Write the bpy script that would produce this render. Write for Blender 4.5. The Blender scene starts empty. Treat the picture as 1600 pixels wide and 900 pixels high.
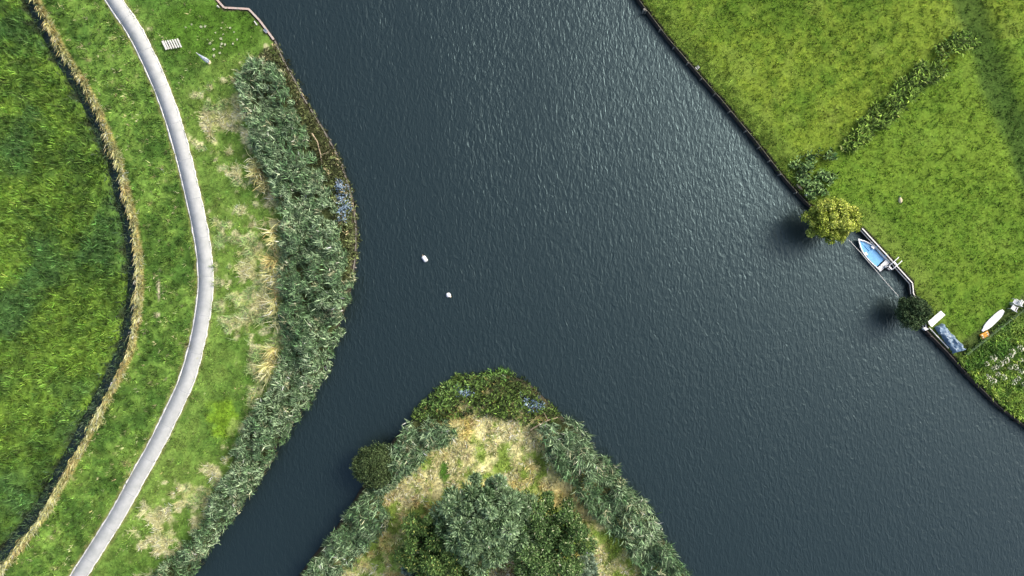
import bpy, math, random
import numpy as np
random.seed(7); RNG = np.random.default_rng(11)
S = bpy.context.scene
COL = S.collection
R = math.radians

# ------------------------------------------------------------------ camera, sky, sun, exposure
H = 76.2                       # camera height above the banks (m)
F = 1600 * 24.0 / 36.0         # focal length in photograph pixels
cam_d = bpy.data.cameras.new('camera'); cam = bpy.data.objects.new('camera', cam_d); COL.objects.link(cam)
cam_d.lens = 24; cam_d.sensor_width = 36; cam_d.clip_start = 0.5; cam_d.clip_end = 4000
cam.location = (0, 0, H); cam.rotation_euler = (0, 0, 0)
S.camera = cam
SUN_EL, SUN_AZ = R(41), R(30)          # azimuth measured from +X towards +Y
W = bpy.data.worlds.new('World'); S.world = W; W.use_nodes = True
nt = W.node_tree; nt.nodes.clear()
sky = nt.nodes.new('ShaderNodeTexSky'); sky.sky_type = 'NISHITA'; sky.sun_disc = False
sky.sun_elevation = SUN_EL; sky.sun_rotation = R(90) - SUN_AZ
sky.air_density = 0.8; sky.dust_density = 5.0; sky.ozone_density = 1.0
bg = nt.nodes.new('ShaderNodeBackground'); bg.inputs['Strength'].default_value = 0.105
wo = nt.nodes.new('ShaderNodeOutputWorld')
nt.links.new(sky.outputs[0], bg.inputs['Color']); nt.links.new(bg.outputs[0], wo.inputs['Surface'])
sun_d = bpy.data.lights.new('sun', 'SUN'); sun = bpy.data.objects.new('sun', sun_d); COL.objects.link(sun)
sun_d.energy = 0.9; sun_d.angle = R(22); sun_d.color = (1.0, 0.955, 0.88)
sun.rotation_euler = (0, R(90) - SUN_EL, SUN_AZ)
sun.location = (60, 24, 90)
S.view_settings.view_transform = 'Standard'; S.view_settings.look = 'None'
S.view_settings.gamma = 1; S.view_settings.use_curve_mapping = False
S.view_settings.exposure = 1.33
WATER_Z = -0.7

# ------------------------------------------------------------------ helpers
def P(px, py, z=0.0):
    """ray through photograph pixel met with height z"""
    k = (H - z) / F
    return ((px - 800) * k, (450 - py) * k)
def toworld(a, z=0.0):
    a = np.asarray(a, float); k = (H - z) / F
    return np.stack([(a[:, 0] - 800) * k, (450 - a[:, 1]) * k], 1)
K0 = H / F
def px_of(x, y): return x / K0 + 800, 450 - y / K0

TAB = np.random.default_rng(5).random((256, 256))
def vnoise(x, y, s, seed=0):
    u = x / s + seed * 17.13; v = y / s + seed * 9.71
    i = np.floor(u).astype(int); j = np.floor(v).astype(int)
    f = u - i; g = v - j; f = f*f*(3-2*f); g = g*g*(3-2*g)
    a = TAB[i & 255, j & 255]; b = TAB[(i+1) & 255, j & 255]
    c = TAB[i & 255, (j+1) & 255]; d = TAB[(i+1) & 255, (j+1) & 255]
    return (a*(1-f)+b*f)*(1-g) + (c*(1-f)+d*f)*g
def fbm(x, y, s, seed=0, o=4):
    t = 0; a = 0.5; n = 0
    for k in range(o):
        t = t + a * vnoise(x, y, s / 2**k, seed + k * 3); n += a; a *= 0.55
    return t / n
def sm(a, b, x):
    t = np.clip((x - a) / (b - a), 0, 1); return t*t*(3-2*t)

def inside(poly, x, y):
    c = np.zeros(x.shape, bool); n = len(poly)
    for k in range(n):
        x1, y1 = poly[k]; x2, y2 = poly[(k+1) % n]
        if y1 == y2: continue
        m = ((y1 > y) != (y2 > y)) & (x < (x2-x1)*(y-y1)/(y2-y1)+x1)
        c ^= m
    return c
def linedist(pl, x, y, closed=False):
    d = np.full(x.shape, 1e18); n = len(pl)
    for k in range(n if closed else n-1):
        x1, y1 = pl[k]; x2, y2 = pl[(k+1) % n]
        dx, dy = x2-x1, y2-y1; L = dx*dx+dy*dy+1e-12
        t = np.clip(((x-x1)*dx+(y-y1)*dy)/L, 0, 1)
        d = np.minimum(d, (x-x1-t*dx)**2+(y-y1-t*dy)**2)
    return np.sqrt(d)
def sdf(poly, x, y):
    d = linedist(poly, x, y, True)
    return np.where(inside(poly, x, y), d, -d)

def tag(o, label=None, cat=None, group=None, kind=None):
    if label: o['label'] = label
    if cat: o['category'] = cat
    if group: o['group'] = group
    if kind: o['kind'] = kind
    return o
def empty(name, loc=(0, 0, 0), rz=0.0):
    o = bpy.data.objects.new(name, None); COL.objects.link(o)
    o.location = loc; o.rotation_euler = (0, 0, rz); o.empty_display_size = 0.3
    return o
def children(o): return [c for c in COL.objects if c.parent == o]
def copy_tree(o, parent=None):
    kids = children(o)
    c = o.copy(); COL.objects.link(c)
    if parent: c.parent = parent
    for ch in kids: copy_tree(ch, c)
    return c

def mesh_np(name, V, T, mat, col=None, parent=None, smooth=False):
    """V (n,3), T (m,k) with fixed k"""
    V = np.ascontiguousarray(V, np.float32); T = np.ascontiguousarray(T, np.int32)
    me = bpy.data.meshes.new(name); k = T.shape[1]; m = len(T)
    me.vertices.add(len(V)); me.vertices.foreach_set('co', V.ravel())
    me.loops.add(m*k); me.loops.foreach_set('vertex_index', T.ravel())
    me.polygons.add(m)
    me.polygons.foreach_set('loop_start', np.arange(0, m*k, k, dtype=np.int32))
    me.polygons.foreach_set('loop_total', np.full(m, k, np.int32))
    if smooth: me.polygons.foreach_set('use_smooth', np.ones(m, bool))
    me.update(calc_edges=True)
    if col is not None:
        a = me.color_attributes.new('Col', 'FLOAT_COLOR', 'POINT')
        c4 = np.ones((len(V), 4), np.float32); c4[:, :3] = col
        a.data.foreach_set('color', c4.ravel())
    me.materials.append(mat)
    o = bpy.data.objects.new(name, me); COL.objects.link(o)
    if parent: o.parent = parent
    return o

class MB:
    def __init__(s): s.v = []; s.f = []
    def add(s, vs, fs):
        n = len(s.v); s.v += [tuple(p) for p in vs]; s.f += [tuple(i+n for i in f) for f in fs]; return s
    def box(s, c, size, rz=0.0, ry=0.0, rx=0.0, bev=0.0):
        hx, hy, hz = size[0]/2, size[1]/2, size[2]/2
        b = min(bev, hx*.45, hy*.45, hz*.45)
        vs = []
        if b <= 0:
            vs = [(x, y, z) for z in (-hz, hz) for x, y in ((-hx, -hy), (hx, -hy), (hx, hy), (-hx, hy))]
            fs = [(3, 2, 1, 0), (4, 5, 6, 7), (0, 1, 5, 4), (1, 2, 6, 5), (2, 3, 7, 6), (3, 0, 4, 7)]
        else:                      # top and bottom chamfered
            def ring(i, z): return [(-hx+i, -hy+i, z), (hx-i, -hy+i, z), (hx-i, hy-i, z), (-hx+i, hy-i, z)]
            vs = ring(b, -hz) + ring(0, -hz+b) + ring(0, hz-b) + ring(b, hz)
            fs = [(3, 2, 1, 0), (12, 13, 14, 15)]
            for r in range(3):
                for i in range(4):
                    j = (i+1) % 4; fs.append((r*4+i, r*4+j, r*4+4+j, r*4+4+i))
        out = []
        for x, y, z in vs:
            y, z = y*math.cos(rx)-z*math.sin(rx), y*math.sin(rx)+z*math.cos(rx)
            x, z = x*math.cos(ry)+z*math.sin(ry), -x*math.sin(ry)+z*math.cos(ry)
            x, y = x*math.cos(rz)-y*math.sin(rz), x*math.sin(rz)+y*math.cos(rz)
            out.append((x+c[0], y+c[1], z+c[2]))
        return s.add(out, fs)
    def bar(s, a, b, w, h, bev=0.0):
        """box from a to b"""
        a = np.array(a, float); b = np.array(b, float); d = b-a; L = np.linalg.norm(d)
        rz = math.atan2(d[1], d[0]); ry = -math.asin(max(-1, min(1, d[2]/L)))
        return s.box((a+b)/2, (L, w, h), rz=rz, ry=ry, bev=bev)
    def tube(s, pts, rad, n=8, cap=True):
        pts = [np.array(p, float) for p in pts]
        if not hasattr(rad, '__len__'): rad = [rad]*len(pts)
        rings = []; up = np.array((0.03, 0.05, 1.0))
        for i, p in enumerate(pts):
            t = pts[min(i+1, len(pts)-1)] - pts[max(i-1, 0)]; t /= np.linalg.norm(t)+1e-9
            u = np.cross(up, t)
            if np.linalg.norm(u) < 0.2: u = np.cross(np.array((1.0, 0.1, 0)), t)
            u /= np.linalg.norm(u); w = np.cross(t, u)
            rings.append([p + rad[i]*(math.cos(2*math.pi*k/n)*u + math.sin(2*math.pi*k/n)*w) for k in range(n)])
        vs = [q for r_ in rings for q in r_]; fs = []
        for i in range(len(pts)-1):
            for k in range(n):
                j = (k+1) % n; fs.append((i*n+k, i*n+j, (i+1)*n+j, (i+1)*n+k))
        if cap: fs.append(tuple(reversed(range(n)))); fs.append(tuple((len(pts)-1)*n+k for k in range(n)))
        return s.add(vs, fs)
    def lathe(s, c, prof, n=14, sx=1.0, sy=1.0):
        vs = []; fs = []
        for r_, z in prof:
            for k in range(n):
                a = 2*math.pi*k/n; vs.append((c[0]+sx*r_*math.cos(a), c[1]+sy*r_*math.sin(a), c[2]+z))
        for i in range(len(prof)-1):
            for k in range(n):
                j = (k+1) % n; fs.append((i*n+k, i*n+j, (i+1)*n+j, (i+1)*n+k))
        fs.append(tuple(reversed(range(n)))); fs.append(tuple((len(prof)-1)*n+k for k in range(n)))
        return s.add(vs, fs)
    def prism(s, poly, z0, z1):
        n = len(poly); vs = [(x, y, z0) for x, y in poly] + [(x, y, z1) for x, y in poly]
        fs = [tuple(reversed(range(n))), tuple(range(n, 2*n))] + [(i, (i+1) % n, n+(i+1) % n, n+i) for i in range(n)]
        return s.add(vs, fs)
    def build(s, name, mat, parent=None, smooth=False):
        me = bpy.data.meshes.new(name); me.from_pydata(s.v, [], s.f); me.update()
        me.materials.append(mat)
        if smooth: me.polygons.foreach_set('use_smooth', np.ones(len(me.polygons), bool))
        o = bpy.data.objects.new(name, me); COL.objects.link(o)
        if parent: o.parent = parent
        return o

# ------------------------------------------------------------------ materials
def mat_base(name):
    m = bpy.data.materials.new(name); m.use_nodes = True
    n = m.node_tree.nodes; b = n['Principled BSDF']; return m, m.node_tree, b
def simple(name, c, rough=0.6, var=0.15, scale=3.0, c2=None, metal=0.0, bump=0.0, stretch=(1, 1, 1), spec=0.5):
    m, t, b = mat_base(name)
    tc = t.nodes.new('ShaderNodeTexCoord'); mp = t.nodes.new('ShaderNodeMapping')
    mp.inputs['Scale'].default_value = stretch
    no = t.nodes.new('ShaderNodeTexNoise'); no.inputs['Scale'].default_value = scale
    no.inputs['Detail'].default_value = 6; no.inputs['Roughness'].default_value = 0.65
    cr = t.nodes.new('ShaderNodeValToRGB')
    d = c2 or tuple(x*(1-2*var) for x in c)
    cr.color_ramp.elements[0].position = 0.35; cr.color_ramp.elements[1].position = 0.65
    cr.color_ramp.elements[0].color = (*d, 1); cr.color_ramp.elements[1].color = (*c, 1)
    t.links.new(tc.outputs['Object'], mp.inputs[0]); t.links.new(mp.outputs[0], no.inputs['Vector'])
    t.links.new(no.outputs['Fac'], cr.inputs[0]); t.links.new(cr.outputs[0], b.inputs['Base Color'])
    b.inputs['Roughness'].default_value = rough; b.inputs['Metallic'].default_value = metal
    b.inputs['Specular IOR Level'].default_value = spec
    if bump:
        bu = t.nodes.new('ShaderNodeBump'); bu.inputs['Strength'].default_value = bump; bu.inputs['Distance'].default_value = 0.02
        t.links.new(no.outputs['Fac'], bu.inputs['Height']); t.links.new(bu.outputs[0], b.inputs['Normal'])
    return m
def veg_mat(name, rough=0.55, spec=0.35, transl=0.25):
    m, t, b = mat_base(name)
    a = t.nodes.new('ShaderNodeAttribute'); a.attribute_name = 'Col'
    b.inputs['Roughness'].default_value = rough; b.inputs['Specular IOR Level'].default_value = spec
    t.links.new(a.outputs['Color'], b.inputs['Base Color'])
    tr = t.nodes.new('ShaderNodeBsdfTranslucent'); mx = t.nodes.new('ShaderNodeMixShader'); mx.inputs[0].default_value = transl
    t.links.new(a.outputs['Color'], tr.inputs['Color'])
    t.links.new(b.outputs[0], mx.inputs[1]); t.links.new(tr.outputs[0], mx.inputs[2])
    t.links.new(mx.outputs[0], t.nodes['Material Output'].inputs['Surface'])
    return m
M_LEAF = veg_mat('leaf', .6, .15, .2); M_GRASS = veg_mat('grass_blade', 0.6, 0.25, 0.3); M_REED = veg_mat('reed_leaf', 0.5, 0.35, 0.15)
M_BARK = simple('bark', (0.10, 0.075, 0.05), 0.9, 0.25, 6, bump=0.6, stretch=(3, 3, .6))
M_WOOD_DARK = simple('wet_dark_timber', (0.075, 0.06, 0.048), 0.75, 0.3, 5, bump=0.4)
M_WOOD_GREY = simple('weathered_timber', (0.30, 0.29, 0.24), 0.8, 0.25, 4, bump=0.4)
M_WOOD_MOSSY = simple('mossy_timber', (0.17, 0.17, 0.11), 0.85, 0.3, 3, c2=(.07, .06, .04), bump=0.4)
M_WOOD_PALE = simple('pale_plank', (0.66, 0.66, 0.60), 0.65, 0.1, 9, bump=0.3)
M_CAP_WHITE = simple('white_capping', (0.78, 0.77, 0.70), 0.6, 0.12, 3)
M_CAP_PINK = simple('pinkish_capping', (0.48, 0.35, 0.29), 0.7, 0.15, 1.2, c2=(0.42, 0.39, 0.34))
M_GEL = simple('white_gelcoat', (0.82, 0.82, 0.80), 0.3, 0.04, 2)
M_BLUE = simple('light_blue_deck', (0.13, 0.42, 0.74), 0.45, 0.09, 1.6)
M_BLUE2 = simple('mid_blue_deck', (0.09, 0.32, 0.60), 0.45, 0.1, 2)
M_BLACK = simple('black_plastic', (0.02, 0.022, 0.025), 0.35, 0.1, 5)
M_METAL = simple('grey_metal', (0.5, 0.52, 0.54), 0.35, 0.1, 5, metal=0.7)
M_ROPE = simple('pale_rope', (0.72, 0.72, 0.66), 0.8, 0.2, 12)
M_WHITE = simple('white_plastic', (0.87, 0.87, 0.86), 0.45, 0.04, 4)
M_ORANGE = simple('orange_fabric', (0.85, 0.36, 0.03), 0.6, 0.08, 5)
M_CREAM = simple('cream_strip', (0.80, 0.66, 0.45), 0.6, 0.06, 5)
M_CANVAS = simple('pale_blue_canvas', (0.42, 0.50, 0.68), 0.75, 0.12, 4, c2=(0.66, 0.70, 0.76))
M_STONE = simple('tan_stone', (0.75, 0.66, 0.42), 0.8, 0.2, 5, bump=0.4)
M_MOSS = simple('green_moss', (0.05, 0.16, 0.05), 0.9, 0.2, 9, bump=0.5)
M_FENDER = simple('blue_fender', (0.10, 0.28, 0.52), 0.4, 0.06, 3)
M_STRAWWOOD = simple('bleached_branch', (0.50, 0.40, 0.26), 0.8, 0.2, 6)

# ------------------------------------------------------------------ plan of the place (photograph pixels at bank level)
LEFT = [(-9000, -9000), (-2200, -9000), (-300, -1500), (250, -260), (318, -60), (336, 0), (350, 15), (388, 17), (404, 34), (426, 64), (440, 96), (458, 128), (470, 152),
        (500, 200), (521, 238), (538, 280), (549, 320), (553, 360), (552, 400), (547, 435), (541, 466), (528, 500), (518, 535), (502, 575), (478, 620),
        (440, 678), (402, 742), (352, 815), (312, 868), (286, 905), (200, 1030), (-50, 1400), (-900, 2600), (-6000, 9000), (-9000, 9000)]
ISL = [(466, 905), (490, 872), (520, 836), (545, 800), (562, 770), (578, 752), (596, 722), (614, 692), (648, 655), (666, 633), (700, 606), (740, 591), (790, 588),
       (822, 600), (850, 626), (872, 650), (902, 676), (922, 702), (948, 738), (982, 776), (1014, 812), (1038, 850), (1066, 892), (1080, 915), (1220, 1120),
       (1700, 1800), (5000, 9000), (-3000, 9000), (-400, 2400), (220, 1280)]
RIGHT = [(-500, -9000), (300, -1500), (900, -150), (985, -22), (1002, 0), (1046, 58), (1089, 108), (1131, 156), (1182, 217), (1231, 280), (1264, 316), (1300, 342), (1349, 356),
         (1388, 398), (1427, 441), (1429, 458), (1444, 486), (1449, 514), (1482, 548), (1522, 592), (1562, 632), (1604, 664), (1660, 705), (1950, 930), (3200, 1900), (9000, 6000), (9000, -9000)]
WL, WI, WR = [toworld(a) for a in (LEFT, ISL, RIGHT)]
def land_sdf(x, y): return np.maximum(np.maximum(sdf(WL, x, y), sdf(WI, x, y)), sdf(WR, x, y))

G_Y = [-200, 0, 50, 100, 150, 200, 250, 300, 350, 400, 450, 500, 550, 600, 650, 700, 750, 800, 850, 890, 950, 1200]
G_X = [-30, 55, 80, 108, 140, 162, 183, 195, 208, 215, 217, 212, 201, 178, 151, 126, 98, 70, 32, -2, -60, -320]
PATH = [(100, -130), (160, -30), (178, 0), (211, 50), (236, 100), (257, 150), (274, 200), (288, 250), (300, 300), (311, 350), (319, 400), (321, 450), (315, 500), (305, 548), (289, 600),
        (266, 650), (241, 700), (213, 750), (186, 800), (155, 850), (123, 900), (95, 945), (20, 1080)]
RW_Y = [90, 105, 118, 160, 200, 240, 290, 340, 390, 430, 480, 530, 590, 620, 660, 720, 770, 820, 850, 900, 960]   # west edge of the reed bed
RW_X = [400, 378, 370, 378, 386, 402, 426, 442, 441, 437, 440, 440, 431, 412, 388, 360, 336, 318, 290, 240, 190]
GW = toworld([(g, y) for g, y in zip(G_X, G_Y)]); PW = toworld(PATH)
DW = toworld([(g-14, y-3) for g, y in zip(G_X, G_Y)])

def mix(a, b, t): t = np.clip(t, 0, 1)[..., None]; return a*(1-t) + np.asarray(b)*t
C = lambda *c: np.array(c, float)
def ground(x, y):
    """ground colour of turf, straw and soil at world x, y"""
    px, py = px_of(x, y)
    n1 = fbm(x, y, 14, 1); n2 = fbm(x, y, 3.0, 2); n3 = fbm(x, y, 0.8, 3, 3); n4 = fbm(x, y, 6, 9)
    gx = np.interp(py, G_Y, G_X)
    pxx = np.interp(py, [p[1] for p in PATH], [p[0] for p in PATH])
    rw = np.interp(py, RW_Y, RW_X)
    # left field
    field = mix(np.broadcast_to(C(.05, .105, .02), x.shape+(3,)), C(.15, .26, .035), sm(.35, .68, n1*.35+n2*.35+n3*.3))
    field = mix(field, C(.065, .14, .035), sm(.5, .7, n4))
    verge = mix(np.broadcast_to(C(.06, .13, .022), x.shape+(3,)), C(.15, .26, .045), sm(.35, .65, n2*.6+n3*.4))
    verge = mix(verge, C(.30, .30, .12), .75*sm(.66, .78, n3*.6+n2*.4))
    strip = mix(np.broadcast_to(C(.075, .16, .025), x.shape+(3,)), C(.15, .24, .045), sm(.35, .65, n1*.4+n2*.4+n3*.2))
    # straw patches beside the reeds
    def blob(cx, cy, rx, ry, a=0.0):
        ca, sa = math.cos(a), math.sin(a); u = (px-cx)*ca+(py-cy)*sa; v = -(px-cx)*sa+(py-cy)*ca
        return 1-np.sqrt((u/rx)**2+(v/ry)**2)
    straw = np.maximum.reduce([blob(352, 205, 34, 60, -.2), blob(385, 270, 40, 50, -.5), blob(392, 400, 44, 85), blob(395, 480, 34, 60), blob(400, 590, 22, 60, .3), blob(262, 850, 46, 56, .6),
                               blob(345, 730, 16, 60, .55), blob(400, 110, 36, 20, -.8), blob(300, 800, 30, 50, .6), blob(378, 650, 18, 50, .5)])
    edge = 1-np.abs(px-(rw-8))/20.0
    edge = np.where((py > 120) & (py < 900), edge, -1)
    st = sm(.12, .55, np.maximum(straw, edge*.8)*.8+(n3-.5)*2.4+(n2-.5)*2.6)
    strawc = mix(np.broadcast_to(C(.42, .44, .17), x.shape+(3,)), C(.64, .61, .34), sm(.4, .65, n3))
    strip = mix(strip, strawc, st*.85)
    strip = mix(strip, C(.17, .30, .02), sm(-.2, .5, blob(350, 655, 26, 34)+(n3-.5)*1.2)*.8)
    strip = mix(strip, C(.07, .15, .018), sm(0, .4, blob(330, 45, 100, 55)))
    left = np.where((px < gx)[..., None], field, np.where((px < pxx)[..., None], verge, strip))
    for cx, cy, rx, ry in ((248, 452, 3.5, 22), (246, 492, 5, 6)):
        left = mix(left, C(.5, .45, .30), sm(0, .4, blob(cx, cy, rx, ry)+(n3-.5)*.7))
    left = mix(left, C(.62, .56, .42), sm(2.5, 1, np.abs(px-549))*(py > 362)*(py < 435))
    dg = linedist(GW, x, y)
    left = mix(left, C(.52, .43, .17), sm(.75, .3, dg))
    dd = linedist(DW, x, y)+(n3-.5)*1.3-.12
    left = mix(left, C(.03, .042, .02), sm(.85, .4, dd))
    dp = linedist(PW, x, y)
    left = mix(left, C(.20, .21, .07), sm(1.25, .95, dp+(n3-.5)*.4)*.8)
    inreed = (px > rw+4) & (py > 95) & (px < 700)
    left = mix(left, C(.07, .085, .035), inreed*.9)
    # peninsula
    isl = mix(np.broadcast_to(C(.66, .62, .30), x.shape+(3,)), C(.62, .52, .20), sm(.42, .6, n4))
    isl = mix(isl, C(.68, .62, .40), sm(.55, .68, n2*.6+n3*.4)*.9)
    isl = mix(isl, C(.22, .32, .06), sm(.44, .62, n2*.45+n3*.55 + .06*sm(720, 850, py) - .03))
    isl = mix(isl, C(.09, .20, .03), sm(0, .5, blob(694, 735, 12, 22)+(n3-.5)*.5))
    isl = mix(isl, C(.50, .36, .11), sm(.1, .5, blob(606, 752, 26, 34)+(n3-.5)))
    isl = mix(isl, C(.26, .17, .065), sm(.1, .5, blob(770, 890, 90, 80)))
    di = sdf(WI, x, y)
    isl = mix(isl, C(.09, .11, .04), sm(2.0, 1.0, di))
    # right meadow
    rt = mix(np.broadcast_to(C(.085, .155, .016), x.shape+(3,)), C(.165, .235, .026), sm(.36, .64, n1*.4+n2*.3+n3*.3))
    rt = mix(rt, C(.055, .11, .016), sm(.56, .7, fbm(x, y, .7, 21, 3))*.2)
    rt = mix(rt, C(.18, .25, .04), sm(.56, .72, fbm(x, y, 2.4, 31))*.5)
    south = px*.55+py-1105 > 0                                   # mown lawn south-east of the weed strip
    rt = np.where(((py > 60) & (px*.815+py > 1305))[..., None], mix(rt, C(.105, .205, .022), np.full(x.shape, .5)), rt)
    rt = mix(rt, C(.035, .075, .015), sm(42, 12, np.abs(px-(1515+py*.36)-(n4-.5)*20))*.8*(px > 1450))  # darker green band slanting across the upper right meadow
    rt = mix(rt, C(.13, .20, .03), sm(3.2, 1.2, sdf(WR, x, y)+(n3-.5)))
    gard = (py-548 > (px-1510)*(-.78)) & (px > 1490)
    rt = np.where(gard[..., None], mix(np.broadcast_to(C(.08, .17, .025), x.shape+(3,)), C(.21, .32, .05), sm(.4, .6, n2*.5+n3*.5)), rt)
    rt = mix(rt, C(.07, .10, .03), .8*sm(16, 6, np.abs((py-548)+(px-1510)*.78+8))*(px > 1495)*(px < 1800))
    out = np.where((px < 700)[..., None] & (py > -4000)[..., None], left, rt)
    out = np.where((di > -1.5)[..., None], isl, out)
    return out*(1+np.where(px > 950, .55, 1.1)*(fbm(x, y, .7, 13, 3)-.5))[..., None]

# ------------------------------------------------------------------ terrain: one sheet to the horizon
def axis(lo, hi, step, far):
    a = list(np.arange(lo, hi+1e-6, step)); d = step; v = a[-1]; up = []
    while v < far: d *= 1.35; v += d; up.append(v)
    d = step; v = a[0]; dn = []
    while v > -far: d *= 1.35; v -= d; dn.append(v)
    return np.array(dn[::-1]+a+up)
ax = axis(-62, 62, .2, 1500); ay = axis(-37, 37, .2, 1500)
X, Y = np.meshgrid(ax, ay)
D = land_sdf(X, Y)
Z = -2.2*sm(0.0, -.55, D)
Z += np.where(D > .6, (fbm(X, Y, 5, 40)-.5)*.18*sm(.6, 2.5, D), 0)
Z -= .9*sm(1.05, .5, linedist(DW, X, Y))
PXX, PYY = px_of(X, Y)
Z -= .35*sm(45, 5, np.abs(PXX-(1515+PYY*.36)))*(PXX > 1450)*(PYY < 300)
nx, ny = len(ax), len(ay)
dpath = linedist(PW, X, Y); Z = np.where(dpath < 1.1, np.where(D > 0, 0.0, Z), Z)
idx = np.arange(nx*ny).reshape(ny, nx)
T = np.stack([idx[:-1, :-1], idx[:-1, 1:], idx[1:, 1:], idx[1:, :-1]], -1).reshape(-1, 4)
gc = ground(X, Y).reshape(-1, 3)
mud = (D < .12).ravel(); gc[mud] = (.045, .04, .028)
mg, t, b = mat_base('ground_soil_and_turf')
a = t.nodes.new('ShaderNodeAttribute'); a.attribute_name = 'Col'
tc = t.nodes.new('ShaderNodeTexCoord')
n_ = t.nodes.new('ShaderNodeTexNoise'); n_.inputs['Scale'].default_value = 3.2; n_.inputs['Detail'].default_value = 8; n_.inputs['Roughness'].default_value = .7
cr = t.nodes.new('ShaderNodeMapRange'); cr.inputs['From Min'].default_value = .34; cr.inputs['From Max'].default_value = .66
cr.inputs['To Min'].default_value = .62; cr.inputs['To Max'].default_value = 1.34
mu = t.nodes.new('ShaderNodeVectorMath'); mu.operation = 'SCALE'
t.links.new(tc.outputs['Object'], n_.inputs['Vector']); t.links.new(n_.outputs['Fac'], cr.inputs['Value'])
t.links.new(a.outputs['Color'], mu.inputs[0]); t.links.new(cr.outputs[0], mu.inputs['Scale']); t.links.new(mu.outputs[0], b.inputs['Base Color'])
bu = t.nodes.new('ShaderNodeBump'); bu.inputs['Strength'].default_value = .9; bu.inputs['Distance'].default_value = .105
t.links.new(n_.outputs['Fac'], bu.inputs['Height']); t.links.new(bu.outputs[0], b.inputs['Normal'])
b.inputs['Roughness'].default_value = .95; b.inputs['Specular IOR Level'].default_value = .1
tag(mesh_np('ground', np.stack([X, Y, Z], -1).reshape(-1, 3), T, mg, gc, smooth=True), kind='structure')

# ------------------------------------------------------------------ water
mw, t, b = mat_base('river_water')
b.inputs['Base Color'].default_value = (.010, .018, .0185, 1); b.inputs['Roughness'].default_value = .29
b.inputs['Specular Tint'].default_value = (.62, .90, .96, 1)
b.inputs['IOR'].default_value = 1.58
tc = t.nodes.new('ShaderNodeTexCoord')
def wnoise(scale, rz, st, det=4, dist=0.0):
    mp = t.nodes.new('ShaderNodeMapping'); mp.inputs['Rotation'].default_value = (0, 0, rz); mp.inputs['Scale'].default_value = st
    n = t.nodes.new('ShaderNodeTexNoise'); n.inputs['Scale'].default_value = scale; n.inputs['Detail'].default_value = det
    n.inputs['Distortion'].default_value = dist
    t.links.new(tc.outputs['Object'], mp.inputs[0]); t.links.new(mp.outputs[0], n.inputs['Vector']); return n
w1 = wnoise(1.5, R(42), (1.8, .8, 1), 5, .8); w2 = wnoise(3.6, R(-20), (1.6, .8, 1), 4, .4); w3 = wnoise(.075, R(50), (1.7, .6, 1), 4, .8)
ad = t.nodes.new('ShaderNodeMath'); ad.operation = 'MULTIPLY_ADD'; ad.inputs[1].default_value = .38
t.links.new(w2.outputs['Fac'], ad.inputs[0]); t.links.new(w1.outputs['Fac'], ad.inputs[2])
mr = t.nodes.new('ShaderNodeMapRange'); mr.inputs['From Min'].default_value = .35; mr.inputs['From Max'].default_value = .65
mr.inputs['To Min'].default_value = .48; mr.inputs['To Max'].default_value = .68
t.links.new(w3.outputs['Fac'], mr.inputs['Value'])
bu = t.nodes.new('ShaderNodeBump'); bu.inputs['Distance'].default_value = .12
t.links.new(mr.outputs[0], bu.inputs['Strength']); t.links.new(ad.outputs[0], bu.inputs['Height']); t.links.new(bu.outputs[0], b.inputs['Normal'])
wa = axis(-60, 60, 4, 1500); Xw, Yw = np.meshgrid(wa, wa); k = len(wa); iw = np.arange(k*k).reshape(k, k)
tag(mesh_np('river_water', np.stack([Xw, Yw, np.full_like(Xw, WATER_Z)], -1).reshape(-1, 3),
            np.stack([iw[:-1, :-1], iw[:-1, 1:], iw[1:, 1:], iw[1:, :-1]], -1).reshape(-1, 4), mw), kind='structure')

# ------------------------------------------------------------------ cycle path
def smooth_line(pl, n=8):
    pl = [np.array(p, float) for p in pl]; out = []
    for i in range(len(pl)-1):
        p0 = pl[max(i-1, 0)]; p1 = pl[i]; p2 = pl[i+1]; p3 = pl[min(i+2, len(pl)-1)]
        for k in range(n):
            t_ = k/n; out.append(.5*((2*p1)+(-p0+p2)*t_+(2*p0-5*p1+4*p2-p3)*t_*t_+(-p0+3*p1-3*p2+p3)*t_**3))
    out.append(pl[-1]); return np.array(out)
sl = smooth_line(PW, 14)
tn = np.gradient(sl, axis=0); tn /= np.linalg.norm(tn, axis=1)[:, None]; nn = np.stack([-tn[:, 1], tn[:, 0]], 1)
def ribbon(name, o0, o1, z0, z1, mat, wob=0.0, parent=None):
    m = len(sl); w0 = o0+wob*(fbm(sl[:, 0], sl[:, 1], .5, 61, 3)-.5)*np.sign(o0); w1_ = o1+wob*(fbm(sl[:, 0], sl[:, 1], .5, 67, 3)-.5)*np.sign(o1)
    A = sl+nn*w0[:, None] if hasattr(w0, '__len__') else sl+nn*w0
    B = sl+nn*w1_[:, None] if hasattr(w1_, '__len__') else sl+nn*w1_
    V = np.concatenate([np.c_[A, np.full(m, z0)], np.c_[A, np.full(m, z1)], np.c_[B, np.full(m, z1)], np.c_[B, np.full(m, z0)]])
    i = np.arange(m-1); T = []
    for q in range(3): T.append(np.stack([i+q*m, i+1+q*m, i+1+(q+1)*m, i+(q+1)*m], 1))
    return mesh_np(name, V, np.concatenate(T)[:, ::-1], mat, parent=parent)
m_con = simple('pale_concrete', (0.43, 0.445, 0.43), 0.85, 0.10, 1.1, c2=(0.34, 0.36, 0.345), bump=.2)
m_edge = simple('sandy_path_edge', (0.76, 0.76, 0.70), 0.9, 0.15, 3)
pth = tag(ribbon('cycle_path', .76, -.76, -.05, .045, m_con), kind='structure')
ribbon('path_edge', .90, .74, -.05, .035, m_edge, .22, pth); ribbon('path_edge', -.74, -.90, -.05, .035, m_edge, .22, pth)
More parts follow.
